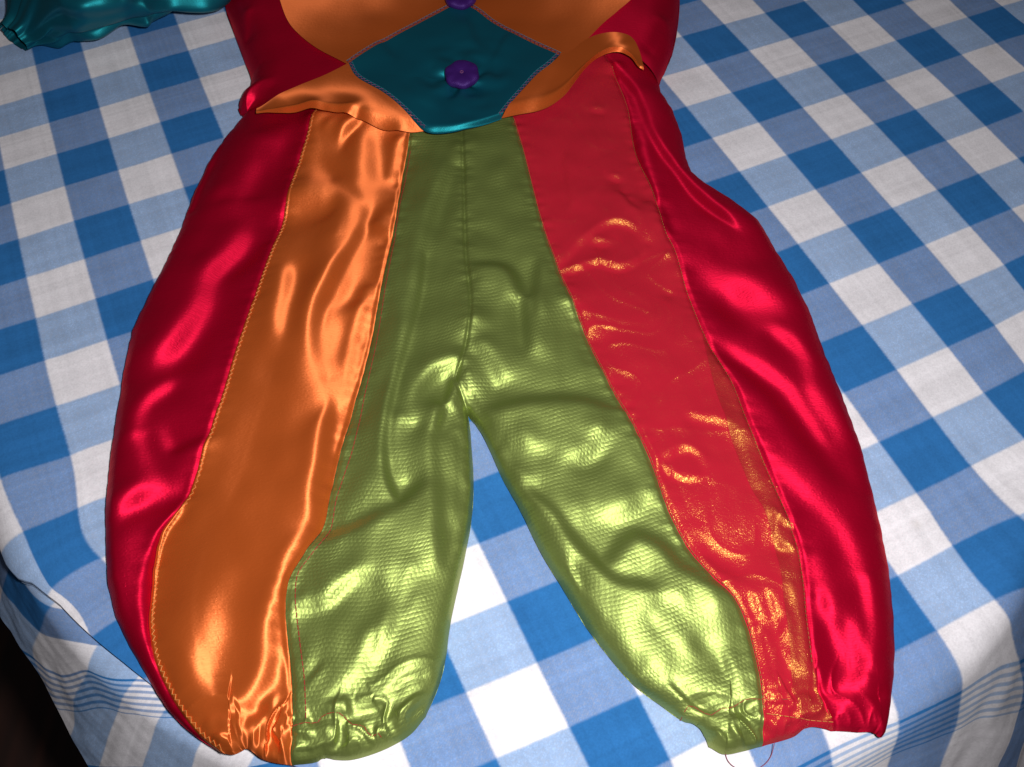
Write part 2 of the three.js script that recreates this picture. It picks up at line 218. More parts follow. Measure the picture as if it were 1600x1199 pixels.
// a smooth curve through the points, resampled to n + 1 points at equal arc length
function sample(p, n) {
  if (p.length === 2) return Array.from({ length: n + 1 }, (_, k) => [p[0][0] + (p[1][0] - p[0][0]) * k / n, p[0][1] + (p[1][1] - p[0][1]) * k / n]);
  const dense = [];
  for (let i = 0; i < p.length - 1; i++) {
    const b = p[i], c = p[i + 1], a = i ? p[i - 1] : [2 * b[0] - c[0], 2 * b[1] - c[1]], d = i + 2 < p.length ? p[i + 2] : [2 * c[0] - b[0], 2 * c[1] - b[1]];
    const t1 = Math.sqrt(Math.hypot(b[0] - a[0], b[1] - a[1])) || 1e-4, t2 = t1 + (Math.sqrt(Math.hypot(c[0] - b[0], c[1] - b[1])) || 1e-4), t3 = t2 + (Math.sqrt(Math.hypot(d[0] - c[0], d[1] - c[1])) || 1e-4);
    for (let k = 0; k < 16; k++) {
      const t = t1 + (t2 - t1) * k / 16, q = [];
      for (const j of [0, 1]) {
        const A1 = (t1 - t) / t1 * a[j] + t / t1 * b[j], A2 = (t2 - t) / (t2 - t1) * b[j] + (t - t1) / (t2 - t1) * c[j], A3 = (t3 - t) / (t3 - t2) * c[j] + (t - t2) / (t3 - t2) * d[j];
        const B1 = (t2 - t) / t2 * A1 + t / t2 * A2, B2 = (t3 - t) / (t3 - t1) * A2 + (t - t1) / (t3 - t1) * A3;
        q.push((t2 - t) / (t2 - t1) * B1 + (t - t1) / (t2 - t1) * B2);
      }
      dense.push(q);
    }
  }
  dense.push(p[p.length - 1]);
  const L = [0];
  for (let i = 1; i < dense.length; i++) L.push(L[i - 1] + Math.hypot(dense[i][0] - dense[i - 1][0], dense[i][1] - dense[i - 1][1]));
  const out = [];
  for (let k = 0, i = 0; k <= n; k++) {
    const s = L[L.length - 1] * k / n;
    while (i < L.length - 2 && L[i + 1] < s) i++;
    const t = clamp((s - L[i]) / (L[i + 1] - L[i] || 1), 0, 1);
    out.push([dense[i][0] + (dense[i + 1][0] - dense[i][0]) * t, dense[i][1] + (dense[i + 1][1] - dense[i][1]) * t]);
  }
  return out;
}
const lengthOf = (p) => { let s = 0; for (let i = 1; i < p.length; i++) s += Math.hypot(p[i][0] - p[i - 1][0], p[i][1] - p[i - 1][1]); return s; };
function toPolyline(p, x, z) {                            // distance, side offset along z and arc length of the nearest point
  let best = 1e9, bs = 0, run = 0;
  for (let i = 0; i < p.length - 1; i++) {
    const [ax, az] = p[i], dx = p[i + 1][0] - ax, dz = p[i + 1][1] - az, l2 = dx * dx + dz * dz || 1e-12;
    const t = clamp(((x - ax) * dx + (z - az) * dz) / l2, 0, 1), ex = ax + dx * t - x, ez = az + dz * t - z, d = ex * ex + ez * ez;
    if (d < best) { best = d; bs = run + Math.sqrt(l2) * t; }
    run += Math.sqrt(l2);
  }
  return [Math.sqrt(best), bs];
}
// a patch between four curves; spacing(s) lays its columns closer together where it curls to the table
function patch({ left, right, top, bottom, nu, nv, height, spread = (s) => s, hang = null }) {
  const L = sample(left, nv), R = sample(right, nv);
  const T = sample(top || [L[0], R[0]], 200), B = sample(bottom || [L[nv], R[nv]], 200);
  const at = (c, s) => { const k = Math.min(199, Math.floor(s * 200)), t = s * 200 - k; return [c[k][0] + (c[k + 1][0] - c[k][0]) * t, c[k][1] + (c[k + 1][1] - c[k][1]) * t]; };
  const pos = [], uv = [], index = [], len = (lengthOf(L) + lengthOf(R)) / 2;
  for (let j = 0; j <= nv; j++) {
    const t = j / nv, w = Math.hypot(R[j][0] - L[j][0], R[j][1] - L[j][1]);
    for (let i = 0; i <= nu; i++) {
      const s = spread(i / nu), a = at(T, s), b = at(B, s), p = [0, 0];
      for (const k of [0, 1]) p[k] = (1 - s) * L[j][k] + s * R[j][k] + (1 - t) * a[k] + t * b[k] - ((1 - s) * (1 - t) * L[0][k] + s * (1 - t) * R[0][k] + (1 - s) * t * L[nv][k] + s * t * R[nv][k]);
      pos.push(p[0], height(p[0], p[1], s, t, w), p[1]);
      uv.push((s - 0.5) * w, -t * len);
      if (i < nu && j < nv) { const q = j * (nu + 1) + i; index.push(q, q + nu + 1, q + 1, q + 1, q + nu + 1, q + nu + 2); }
    }
  }
  const g = new THREE.BufferGeometry();
  g.setAttribute('position', new THREE.Float32BufferAttribute(pos, 3));
  g.setAttribute('uv', new THREE.Float32BufferAttribute(uv, 2));
  g.setIndex(index); g.computeVertexNormals();
  return g;
}
function mesh(name, geometry, material, parent, kind) {
  const m = new THREE.Mesh(geometry, material);
  m.name = name; m.castShadow = m.receiveShadow = true; parent.add(m);
  if (kind) m.userData.kind = kind;
  return m;
}
function dataTexture(size, fill, srgb) {
  const d = new Uint8Array(size * size * 4);
  for (let y = 0, k = 0; y < size; y++) for (let x = 0; x < size; x++, k += 4) { const c = fill(x, y); d[k] = c[0]; d[k + 1] = c[1]; d[k + 2] = c[2]; d[k + 3] = 255; }
  const t = new THREE.DataTexture(d, size, size);
  t.wrapS = t.wrapT = THREE.RepeatWrapping; t.magFilter = THREE.LinearFilter; t.minFilter = THREE.LinearFilter;
  if (srgb) t.colorSpace = THREE.SRGBColorSpace;
  t.needsUpdate = true; return t;
}
const hash = (x, y, k = 0) => { let h = (x * 374761393 + y * 668265263 + k * 2147483647) | 0; h = Math.imul(h ^ (h >>> 13), 1274126177); return ((h ^ (h >>> 16)) >>> 0) / 4294967296; };
// tileable value noise on a lattice of n cells across
function tileNoise(n, u, v, k) {
  const x = u * n, y = v * n, i = Math.floor(x), j = Math.floor(y), fx = x - i, fy = y - j, sx = fx * fx * (3 - 2 * fx), sy = fy * fy * (3 - 2 * fy);
  const h = (a, b) => hash(((a % n) + n) % n, ((b % n) + n) % n, k);
  return (h(i, j) * (1 - sx) + h(i + 1, j) * sx) * (1 - sy) + (h(i, j + 1) * (1 - sx) + h(i + 1, j + 1) * sx) * sy;
}

// ---------- setting: floor ----------
const floorMaterial = new THREE.MeshStandardMaterial({ roughness: 0.55, map: dataTexture(256, (x, y) => { const g = 0.7 + 0.5 * tileNoise(64, x / 256, y / 2048, 5) - 0.3 * tileNoise(6, x / 256, y / 256, 6); return [62 * g, 33 * g, 24 * g]; }, true) });
floorMaterial.map.repeat.set(8, 8);
const floor = mesh('floor', new THREE.BoxGeometry(6, 0.05, 6), floorMaterial, scene, 'structure');
floor.position.set(0, -0.025, -0.6);

// ---------- tablecloth ----------
const EDGE = (() => {                                      // outline of the table top, even steps round
  const half = [[0, .237], [.09, .227], [.165, .204], [.215, .176], [.255, .146], [.292, .108], [.335, .04], [.40, -.10], [.455, -.28], [.50, -.5], [.52, -.8], [.48, -1.2], [.3, -1.55], [0, -1.65]], cx = 0.023;
  const ring = half.map(([x, z]) => [cx + x, z]).concat(half.slice(1, -1).reverse().map(([x, z]) => [cx - x, z]));
  const n = ring.length, N = 1200;
  let P = [];
  for (let i = 0; i < n; i++) for (let k = 0; k < 40; k++) {
    const t = k / 40, p = [-1, 0, 1, 2].map((o) => ring[(i + o + n) % n]);
    P.push([0, 1].map((j) => 0.5 * (2 * p[1][j] + (p[2][j] - p[0][j]) * t + (2 * p[0][j] - 5 * p[1][j] + 4 * p[2][j] - p[3][j]) * t * t + (-p[0][j] + 3 * p[1][j] - 3 * p[2][j] + p[3][j]) * t ** 3)));
  }
  const even = (Q) => { const C = Q.concat([Q[0]]), L = [0]; for (let i = 1; i < C.length; i++) L.push(L[i - 1] + Math.hypot(C[i][0] - C[i - 1][0], C[i][1] - C[i - 1][1])); const out = []; for (let k = 0, i = 0; k < N; k++) { const s = L[L.length - 1] * k / N; while (L[i + 1] < s) i++; const t = (s - L[i]) / (L[i + 1] - L[i]); out.push([0, 1].map((j) => C[i][j] + (C[i + 1][j] - C[i][j]) * t)); } return [out, L[L.length - 1]]; };
  P = even(P)[0];
  for (let r = 0; r < 60; r++) P = P.map((p, i) => [0, 1].map((j) => (P[(i + N - 1) % N][j] + 2 * p[j] + P[(i + 1) % N][j]) / 4));
  const [ring2, length] = even(P);
  return { p: ring2, length, N };
})();
function edgeAt(s) {
  const { p, length, N } = EDGE, u = ((s / length * N) % N + N) % N, i = Math.floor(u), t = u - i, q = p[i], r = p[(i + 1) % N];
  const nr = (k) => { const a = p[(k + N - 1) % N], b = p[(k + 1) % N], l = Math.hypot(b[0] - a[0], b[1] - a[1]); return [-(b[1] - a[1]) / l, (b[0] - a[0]) / l]; };
  const n0 = nr(i), n1 = nr((i + 1) % N);
  return [q[0] + (r[0] - q[0]) * t, q[1] + (r[1] - q[1]) * t, n0[0] + (n1[0] - n0[0]) * t, n0[1] + (n1[1] - n0[1]) * t];
}
const BEND = 0.026, FLARE = 65 * Math.PI / 180;
function overhang(s, d, sink = 0) {                        // a point d metres over the edge at s metres along it
  const [x, z, nx, nz_] = edgeAt(s), a = clamp(d / BEND, 0, FLARE), rest = Math.max(d - BEND * FLARE, 0);
  let out = (BEND - sink) * Math.sin(a) + rest * Math.cos(FLARE), y = -(BEND - sink) * (1 - Math.cos(a)) - sink - rest * Math.sin(FLARE);
  const ripple = smooth(0.02, 0.12, d) * (0.006 * nz(s * 16, d * 3, 4.2) + 0.0022 * nz(s * 40, d * 30, 1.7));
  out += ripple + smooth(0.01, 0.05, d) * 0.0003 * nz(s * 60 + 9, d * 120, 2.2);
  return [x + nx * out, y, z + nz_ * out];
}
const GRID_I = [-6.0551, 19.7561, -9.6664, -1.3209, 3.0146, -1.1159, 5.6029, -2.9584, 5.4204, -2.2652];
const GRID_J = [2.0016, 10.143, 21.6783, 0.1377, -0.8959, 1.8821, 2.2855, 3.0002, 0.1853, 4.2517];
function weaveAt(x, z) {                                   // which stripe of the cloth lies here: the cloth is pulled a little out of square
  const cx = clamp(x, -0.44, 0.46), cz = clamp(z, -0.44, 0.22), ex = x - cx, ez = z - cz;
  return [GRID_I, GRID_J].map((c) => {
    const v = c[0] + c[1] * cx + c[2] * cz + c[3] * cx * cx + c[4] * cx * cz + c[5] * cz * cz + c[6] * cx ** 3 + c[7] * cx * cx * cz + c[8] * cx * cz * cz + c[9] * cz ** 3;
    return v + ex * c[1] + ez * c[2];
  });
}
const flatOver = (s, d) => { const [x, z, nx, nz_] = edgeAt(s), p = weaveAt(x, z), q = weaveAt(x + nx * 0.01, z + nz_ * 0.01); return [p[0] + (q[0] - p[0]) * d * 100, p[1] + (q[1] - p[1]) * d * 100]; };
function thinPlate(list) {                                 // smooth interpolation of the stripes over the hanging cloth
  const n = list.length, U = (a, b) => { const r2 = ((a[0] - b[0]) ** 2 + (a[1] - b[1]) ** 2) * 100; return r2 > 1e-12 ? r2 * Math.log(r2) : 0; };
  const M = [];
  for (let i = 0; i < n + 3; i++) { const row = new Array(n + 5).fill(0); if (i < n) { for (let j = 0; j < n; j++) row[j] = U(list[i], list[j]); row[i] += 1e-4; row[n] = 1; row[n + 1] = list[i][0]; row[n + 2] = list[i][1]; row[n + 3] = list[i][2]; row[n + 4] = list[i][3]; } else for (let j = 0; j < n; j++) row[j] = i === n ? 1 : list[j][i - n - 1]; M.push(row); }
  for (let c = 0; c < n + 3; c++) { let b = c; for (let r = c; r < n + 3; r++) if (Math.abs(M[r][c]) > Math.abs(M[b][c])) b = r; [M[c], M[b]] = [M[b], M[c]]; for (let r = 0; r < n + 3; r++) if (r !== c) { const f = M[r][c] / M[c][c]; if (f) for (let k = c; k < n + 5; k++) M[r][k] -= f * M[c][k]; } }
  const w = M.map((r, i) => [r[n + 3] / r[i], r[n + 4] / r[i]]);
  return (s, d) => [0, 1].map((k) => { let v = w[n][k] + w[n + 1][k] * s + w[n + 2][k] * d; for (let i = 0; i < n; i++) v += w[i][k] * U(list[i], [s, d]); return v; });
}
const shift = (() => {                                     // how far the hanging cloth is out of the flat pattern
  const list = UPPER.map(([s, d, i, j]) => { const f = flatOver(s / 1000, d / 1000); return [s / 1000, d / 1000, i - f[0], j - f[1]]; });
  for (let s = -0.7; s < 0.71; s += 0.07) list.push([s, -0.06, 0, 0]);
  for (const s of [-0.7, -0.6, -0.15, -0.05, 0.05, 0.5, 0.6, 0.7]) list.push([s, 0.05, 0, 0]);
  return thinPlate(list);
})();
const lowerWeave = thinPlate(LOWER.map(([s, d, i, j]) => [s / 1000, d / 1000, i, j]));
const around = (s) => { const h = EDGE.length / 2; return s > h ? s - 2 * h : s; };
function upperWeave(s, d) {
  s = around(s);
  const f = flatOver(s, d), k = smooth(0.7, 0.55, Math.abs(s)) * smooth(-0.06, -0.045, d);
  if (k > 0) { const g = shift(s, clamp(d, -0.06, 0.2)); f[0] += g[0] * k; f[1] += g[1] * k; }
  return f;
}
const hemAt = (s) => (s < -0.2 ? [[-0.48, 0.15], [-0.40, 0.125], [-0.344, 0.105], [-0.3225, 0.105], [-0.307, 0.1087], [-0.284, 0.12], [-0.267, 0.131], [-0.24, 0.15], [-0.2, 0.2]] : null);
function hem(s) { const k = hemAt(s); if (!k) return 0.22 + 0.14 * smooth(0.1, 0.2, s); if (s <= -0.48) return 0.15 + clamp((-0.48 - s) * 1.5, 0, 0.16); for (let i = 0; i < k.length - 1; i++) if (s <= k[i + 1][0]) return k[i][1] + (k[i + 1][1] - k[i][1]) * (s - k[i][0]) / (k[i + 1][0] - k[i][0]); return 0.2; }
const CREASE = [[-0.46, 0.05], [-0.40, 0.036], [-0.345, 0.034], [-0.33, 0.026], [-0.3196, 0.0155], [-0.2966, 0.0075], [-0.2665, 0.005], [-0.2415, 0.003], [-0.2185, 0.0025], [-0.2, 0.004], [-0.15, 0.006], [-0.08, 0.008], [-0.06, 0.05]];
function reach(s) {                                        // how far the upper sheet hangs before it folds under
  if (s <= -0.46 || s >= -0.06) return hem(s);
  for (let i = 0; i < CREASE.length - 1; i++) if (s <= CREASE[i + 1][0]) return CREASE[i][1] + (CREASE[i + 1][1] - CREASE[i][1]) * (s - CREASE[i][0]) / (CREASE[i + 1][0] - CREASE[i][0]);
  return 0.2;
}
// gingham: stripe i runs one way, stripe j the other; the crossings are blue, single stripes half blue, the gaps white
const SPAN = 26, I0 = -18, J0 = -14;
const spots = Array.from({ length: 46 }, () => [rnd() * 2048, rnd() * 2048, 3 + rnd() * 9, rnd() < 0.6 ? [1, 0.9, 0.75] : [0.78, 0.8, 0.84], 0.12 + rnd() * 0.3]);
const clothMap = dataTexture(2048, (x, y) => {
  const i = I0 + x / 2048 * SPAN, j = J0 + y / 2048 * SPAN, w = 0.028;
  const n1 = hash(x, y, 1) - 0.5, n2 = hash(x >> 1, y >> 1, 2) - 0.5, n3 = tileNoise(80, x / 2048, y / 2048, 3) - 0.5;
  const stripe = (v, e) => { const f = ((v + e) % 2 + 2) % 2; return smooth(1 - w, 1 + w, f) * smooth(2 + w, 2 - w, f) + smooth(w, -w, f); };
  let a = stripe(i, 0.008 * n2), b = stripe(j, 0.008 * n2);
  const lines = (v, from) => { const q = (v - from) / 0.13; if (q < -0.4 || q > 6) return 0; const f = q - Math.round(q); return smooth(0.3, 0.16, Math.abs(f)) * (Math.abs(Math.round(q)) < 1 ? 1 : 0.8); };
  if (j > 8.88) b = Math.max(lines(j, 9.0), 0) ;
  if (i < -15.9) a = Math.max(lines(-i, 16.05), 0);
  // threads: where one system is blue and the other white, blue and white threads alternate
  const speck = 0.5 + 0.42 * n1 + 0.55 * n2 + 0.16 * n3, twill = 0.06 * Math.sin((x + y) * 1.9);
  const t = a + b - a * b * 0;
  const one = clamp(t, 0, 1) * (1 - clamp(t - 1, 0, 1)), two = clamp(t - 1, 0, 1);
  const white = [0.80, 0.765, 0.80], lightHalf = [0.30, 0.42, 0.64], darkHalf = [0.165, 0.265, 0.49], blue = [0.026, 0.15, 0.40], c = [0, 0, 0];
  const m = one * (1 + 0.36 * (speck - 0.5) + twill) ;
  for (let k = 0; k < 3; k++) c[k] = white[k] * Math.max(0, 1 - m - two) + (a > b ? darkHalf[k] : lightHalf[k]) * m + blue[k] * two;
  const slub = tileNoise(420, x / 2048 * 0.012, y / 2048, 9) + tileNoise(420, x / 2048, y / 2048 * 0.012, 10) - 1, band = tileNoise(150, x / 2048 * 0.03, y / 2048, 12) - 0.5;
  const g = 1 + 0.10 * n1 + 0.10 * n2 + 0.09 * n3 + 0.10 * slub + 0.09 * band;
  for (let k = 0; k < 3; k++) c[k] *= g;
  for (const [sx, sy, r, tint, k] of spots) { const d = ((x - sx) ** 2 + (y - sy) ** 2) / (r * r); if (d < 6) { const f = k * Math.exp(-d); for (let q = 0; q < 3; q++) c[q] *= 1 - f * (1 - tint[q] * 0.75); } }
  return c.map((v) => { v = clamp(v, 0, 1); return 255 * (v < 0.0031308 ? 12.92 * v : 1.055 * v ** (1 / 2.4) - 0.055); });
}, true);
const clothBump = dataTexture(256, (x, y) => { const v = 120 + 60 * (hash(x, y, 7) - 0.5) + 70 * Math.sin(x * Math.PI / 2) * Math.sin(y * Math.PI / 2) + 40 * (tileNoise(32, x / 256, y / 256, 8) - 0.5); return [v, v, v]; });
clothBump.repeat.set(26 * 0.9, 26 * 0.9);
const clothMaterial = new THREE.MeshPhysicalMaterial({ map: clothMap, roughness: 0.92, bumpMap: clothBump, bumpScale: 0.0002, specularIntensity: 0.25 });
function sheet(columns, rows, place, weave, from, to, closed) {
  const pos = [], uv = [], index = [], n = closed ? columns : columns + 1;
  for (let r = 0; r <= rows; r++) for (let c = 0; c <= columns; c++) {
    const s = from + (to - from) * c / columns, p = place(s, r / rows), w = weave(s, r / rows);
    pos.push(...p); uv.push((w[0] - I0) / SPAN, (w[1] - J0) / SPAN);
    if (r < rows && c < columns) { const q = r * (columns + 1) + c; index.push(q, q + columns + 1, q + 1, q + 1, q + columns + 1, q + columns + 2); }
  }
  const g = new THREE.BufferGeometry();
  g.setAttribute('position', new THREE.Float32BufferAttribute(pos, 3)); g.setAttribute('uv', new THREE.Float32BufferAttribute(uv, 2));
  g.setIndex(index); g.computeVertexNormals(); return g;
}
const tablecloth = new THREE.Group(); tablecloth.name = 'tablecloth'; tablecloth.position.y = TABLE;
tablecloth.userData = { label: 'blue and white checked tablecloth spread under the satin costume', category: 'tablecloth' };
scene.add(tablecloth);
{
  const CX = 0.02, CZ = -0.5, FLAT = 70;
  // rows 0..FLAT run over the table top, the rest hang
  const split = 0.6, bumps = (x, z) => 0.0012 * nz(x * 11, z * 11, 3.3) + 0.0004 * nz(x * 50, z * 50, 8.1);
  const topRow = (s, t) => { const [ex, ez, nx, nz_] = edgeAt(s), k = t / split; if (k <= 1) { const a = 0.02 + 0.98 * (1 - (1 - k) ** 1.35), x = CX + (ex - CX) * a, z = CZ + (ez - CZ) * a; return { x, z, d: null }; } return { d: (t - split) / (1 - split) * reach(around(s)) }; };
  const place = (s, t) => { const q = topRow(s, t); if (q.d === null) return [q.x, bumps(q.x, q.z) * smooth(1, 0.85, t / split), q.z]; const d = q.d, r = reach(around(s)), folded = around(s) > -0.46 && around(s) < -0.06; return overhang(s, d, folded ? 0.004 * smooth(0.75, 1, d / r) : 0); };
  const weave = (s, t) => { const q = topRow(s, t); if (q.d === null) { const w = weaveAt(q.x, q.z), [ex, ez] = edgeAt(s), d = -Math.hypot(q.x - ex, q.z - ez), a = around(s); if (d > -0.06 && Math.abs(a) < 0.7) { const g = shift(a, d), k = smooth(0.7, 0.55, Math.abs(a)) * smooth(-0.06, -0.045, d); w[0] += g[0] * k; w[1] += g[1] * k; } return w; } return upperWeave(s, q.d); };
  mesh('cloth_sheet', sheet(960, 150, place, weave, -EDGE.length / 2, EDGE.length / 2), clothMaterial, tablecloth);
  // the lower sheet comes out from under the fold at the near left
  const lowPlace = (s, t) => overhang(s, -0.004 + t * (hem(s) + 0.004), 0.006);
  mesh('cloth_fold', sheet(220, 90, lowPlace, (s, t) => lowerWeave(s, -0.004 + t * (hem(s) + 0.004)), -0.46, -0.05), clothMaterial, tablecloth);
}

// ---------- the costume: its surface above the table ----------
const OUTLINE = (() => { const a = [...join('outerLeft'), ...join('cuffOrange', 'cuffGreenLeft'), ...rev(join('innerLeft')), ...join('innerRight'), ...join('cuffGreenRight', 'cuffRed', 'cuffCrimson'), ...rev(join('outerRight')), ...join('pantsTop')]; a.push(a[0]); return a; })();
const inside = (p, x, z) => { let c = false; for (let i = 0, j = p.length - 1; i < p.length; j = i++) if ((p[i][1] > z) !== (p[j][1] > z) && x < (p[j][0] - p[i][0]) * (z - p[i][1]) / (p[j][1] - p[i][1]) + p[i][0]) c = !c; return c; };
const PUFF = 0.0150, CURL = 0.026;
const dome = (d) => { const u = 1 - clamp(d / CURL, 0, 1); return Math.sqrt(Math.max(0, 1 - u * u)); };
// creases: slopes wanted along each crease, joined into one smooth relief (a screened Poisson equation on a 1.5 mm grid)
const RELIEF = (() => {
  const x0 = -0.30, z0 = -0.46, h = 0.0015, nx = 410, nz_ = 480, gx = new Float64Array(nx * nz_), gz = new Float64Array(nx * nz_), up = new Float32Array(nx * nz_), down = new Float32Array(nx * nz_), satin = new Uint8Array(nx * nz_);
  // unit vector square to a crease, on the side of the flash
  const across = (q, x, z) => {
    let best = 1e9, t = [0, 1];
    for (let i = 0; i < q.length - 1; i++) { const d = Math.hypot((q[i][0] + q[i + 1][0]) / 2 - x, (q[i][1] + q[i + 1][1]) / 2 - z); if (d < best) { best = d; const l = Math.hypot(q[i + 1][0] - q[i][0], q[i + 1][1] - q[i][1]) || 1; t = [-(q[i + 1][1] - q[i][1]) / l, (q[i + 1][0] - q[i][0]) / l]; } }
    return t[1] + 0.25 * t[0] * Math.sign(x) < 0 ? [-t[0], -t[1]] : t;
  };
  const lines = STROKES.map(({ k, w, a, p }) => {
    const q = p.length > 1 ? sample(p.map(([x, z]) => [x / 100, z / 100]), Math.max(2, p.length * 5)) : p.map(([x, z]) => [x / 100, z / 100]), wide = w / 100, pad = wide * 2.2;
    const xs = q.map((v) => v[0]), zs = q.map((v) => v[1]), cells = [];
    const ia = clamp(Math.floor((Math.min(...xs) - pad - x0) / h), 1, nx - 2), ib = clamp(Math.ceil((Math.max(...xs) + pad - x0) / h), 1, nx - 2), ja = clamp(Math.floor((Math.min(...zs) - pad - z0) / h), 1, nz_ - 2), jb = clamp(Math.ceil((Math.max(...zs) + pad - z0) / h), 1, nz_ - 2);
    for (let j = ja; j <= jb; j++) for (let i = ia; i <= ib; i++) { const d = toPolyline(q, x0 + i * h, z0 + j * h)[0] / wide; if (d < 2.2) cells.push([j * nx + i, Math.exp(-d * d), ...across(q, x0 + i * h, z0 + j * h)]); }
    return { k, a, q, cells, gain: 1 };
  });
  const towards = (x, z) => { const dx = FLASH.x - 0.02 - x, dz = 0.325 - z, l = Math.hypot(dx, dz); return [dx / l, dz / l, clamp(l / 0.56, 0.2, 0.8)]; };
  // satin throws its shine along the leg, so on satin the slope across the leg decides
  const aim = (x, z, a) => { const [dx, dz, t] = towards(x, z); if (!a) return [dx, dz, t]; const u = dx * t, v = dz * t * 0.7, l = Math.hypot(u, v); return [u / l, v / l, clamp(l, 0.15, 0.95)]; };
  const base = (x, z) => (inside(OUTLINE, x, z) ? PUFF * dome(toPolyline(OUTLINE, x, z)[0]) : 0);
  const H = new Float64Array(nx * nz_), k2 = h * h / (0.016 * 0.016), om = 1.75;
  for (let round = 0; round < 4; round++) {
    up.fill(0); down.fill(0); gx.fill(0); gz.fill(0);
    for (const { k, a, cells, gain } of lines) for (const [o, f, px, pz] of cells) { const v = Math.abs(k) * f * gain; if (k > 0) { if (v > up[o]) { up[o] = v; satin[o] = a; } } else if (v > down[o]) { down[o] = v; gx[o] = 0.45 * v * px; gz[o] = 0.45 * v * pz; } }
    for (let j = 0; j < nz_; j++) for (let i = 0; i < nx; i++) { const o = j * nx + i, [dx, dz, tilt] = aim(x0 + i * h, z0 + j * h, satin[o]), b = up[o] * tilt; gx[o] -= b * dx; gz[o] -= b * dz; }
    for (let it = 0; it < 130; it++) for (let par = 0; par < 2; par++) for (let j = 1; j < nz_ - 1; j++) for (let i = 1 + ((j + par) & 1); i < nx - 1; i += 2) {
      const o = j * nx + i, div = (gx[o + 1] - gx[o - 1] + gz[o + nx] - gz[o - nx]) * h / 2;
      H[o] += om * ((H[o - 1] + H[o + 1] + H[o - nx] + H[o + nx] - div) / (4 + k2) - H[o]);
    }
    if (round < 3) for (const l of lines) {              // compare the slope that came out with the slope that catches the light
      let got = 0, want = 0, ask = 0;
      for (const [x, z] of l.q) {
        const i = clamp(Math.round((x - x0) / h), 2, nx - 3), j = clamp(Math.round((z - z0) / h), 2, nz_ - 3), o = j * nx + i, [dx, dz, tilt] = aim(x, z, l.a);
        const e = 0.003, dome_ = -((base(x + e, z) - base(x - e, z)) * dx + (base(x, z + e) - base(x, z - e)) * dz) / (2 * e);
        const [px, pz] = l.k > 0 ? [dx, dz] : across(l.q, x, z); got += -((H[o + 2] - H[o - 2]) * px + (H[o + 2 * nx] - H[o - 2 * nx]) * pz) / (4 * h);
        want += l.k > 0 ? l.k * (l.a ? 1 : 0.8) * tilt - clamp(dome_, -0.3, 0.3) : 0.62 * l.k; ask += tilt;
      }
      const r = want / (Math.abs(got) < 0.02 * ask ? Math.sign(l.k) * 0.02 * ask : got);
      l.gain = clamp(l.gain * clamp(r, 0.5, 1.8), 0.25, l.k > 0 ? (l.a ? 4.5 : 3.2) : 4.5);
    }
  }
  const B = (t) => [(1 - t) ** 3 / 6, (3 * t ** 3 - 6 * t * t + 4) / 6, (-3 * t ** 3 + 3 * t * t + 3 * t + 1) / 6, t ** 3 / 6];
  return (x, z) => { const u = clamp((x - x0) / h, 1, nx - 3), v = clamp((z - z0) / h, 1, nz_ - 3), i = Math.floor(u), j = Math.floor(v), bu = B(u - i), bv = B(v - j); let s = 0; for (let b = 0; b < 4; b++) for (let a = 0; a < 4; a++) s += bu[a] * bv[b] * H[(j - 1 + b) * nx + i - 1 + a]; return s; };
})();
const GREEN = (() => { const a = [...join('seamOrangeGreen'), ...rev(join('seamGreenRed'))]; a.push(a[0]); return a; })();
const CUFFS = [join('cuffOrange', 'cuffGreenLeft'), join('cuffGreenRight', 'cuffRed', 'cuffCrimson')];
function legHeight(x, z) {
  const d = toPolyline(OUTLINE, x, z)[0], in_ = inside(OUTLINE, x, z), e = in_ ? d : 0, soft = smooth(0, 0.010, e);
  let y = 0.0012 + PUFF * dome(e) + soft * (RELIEF(x, z) + 0.0009 * nz(x * 45, z * 45, 2.1) + 0.0016 * nz(x * 18, z * 18, 6.4) + (inside(GREEN, x, z) ? 1 : 0) * smooth(0, 0.012, toPolyline(GREEN, x, z)[0]) * (0.0010 * nz(x * 70 + 3, z * 38, 3.7)));
  for (const c of CUFFS) { const [dc, s] = toPolyline(c, x, z); if (dc < 0.045) { const g = smooth(0.045, 0.006, dc) * smooth(0, 0.006, e) * (c === CUFFS[1] ? 1 - 0.8 * smooth(0.055, 0.085, s) : 1); y += g * 0.8 * (0.0030 * nz(s * 70, dc * 45, 9.3) + 0.0034 * Math.max(0, 1 - Math.abs(nz(s * 75 + 3 * nz(s * 30, dc * 40, 1), dc * 38, 4.4)) * 2.2) ** 2 - 0.0010) - 0.0022 * Math.exp(-(((dc - 0.019) / 0.004) ** 2)) * smooth(0, 0.01, e); } }
  return Math.max(y, 0.0012 + 0.25 * PUFF * dome(e));
}
const SIDES = [join('bodiceLeft'), join('bodiceRight')];
function chestHeight(x, z, lift) {
  const d = Math.min(toPolyline(SIDES[0], x, z)[0], toPolyline(SIDES[1], x, z)[0]);
  const own = 0.0012 + 0.023 * dome(d * 0.9) + smooth(0, 0.01, d) * (0.9 * RELIEF(x, z) + 0.0012 * nz(x * 30, z * 30, 11.2));
  return Math.max(own, legHeight(x, z) + 0.0015 * smooth(0, 0.006, d)) + lift * smooth(0, 0.012, d);
}

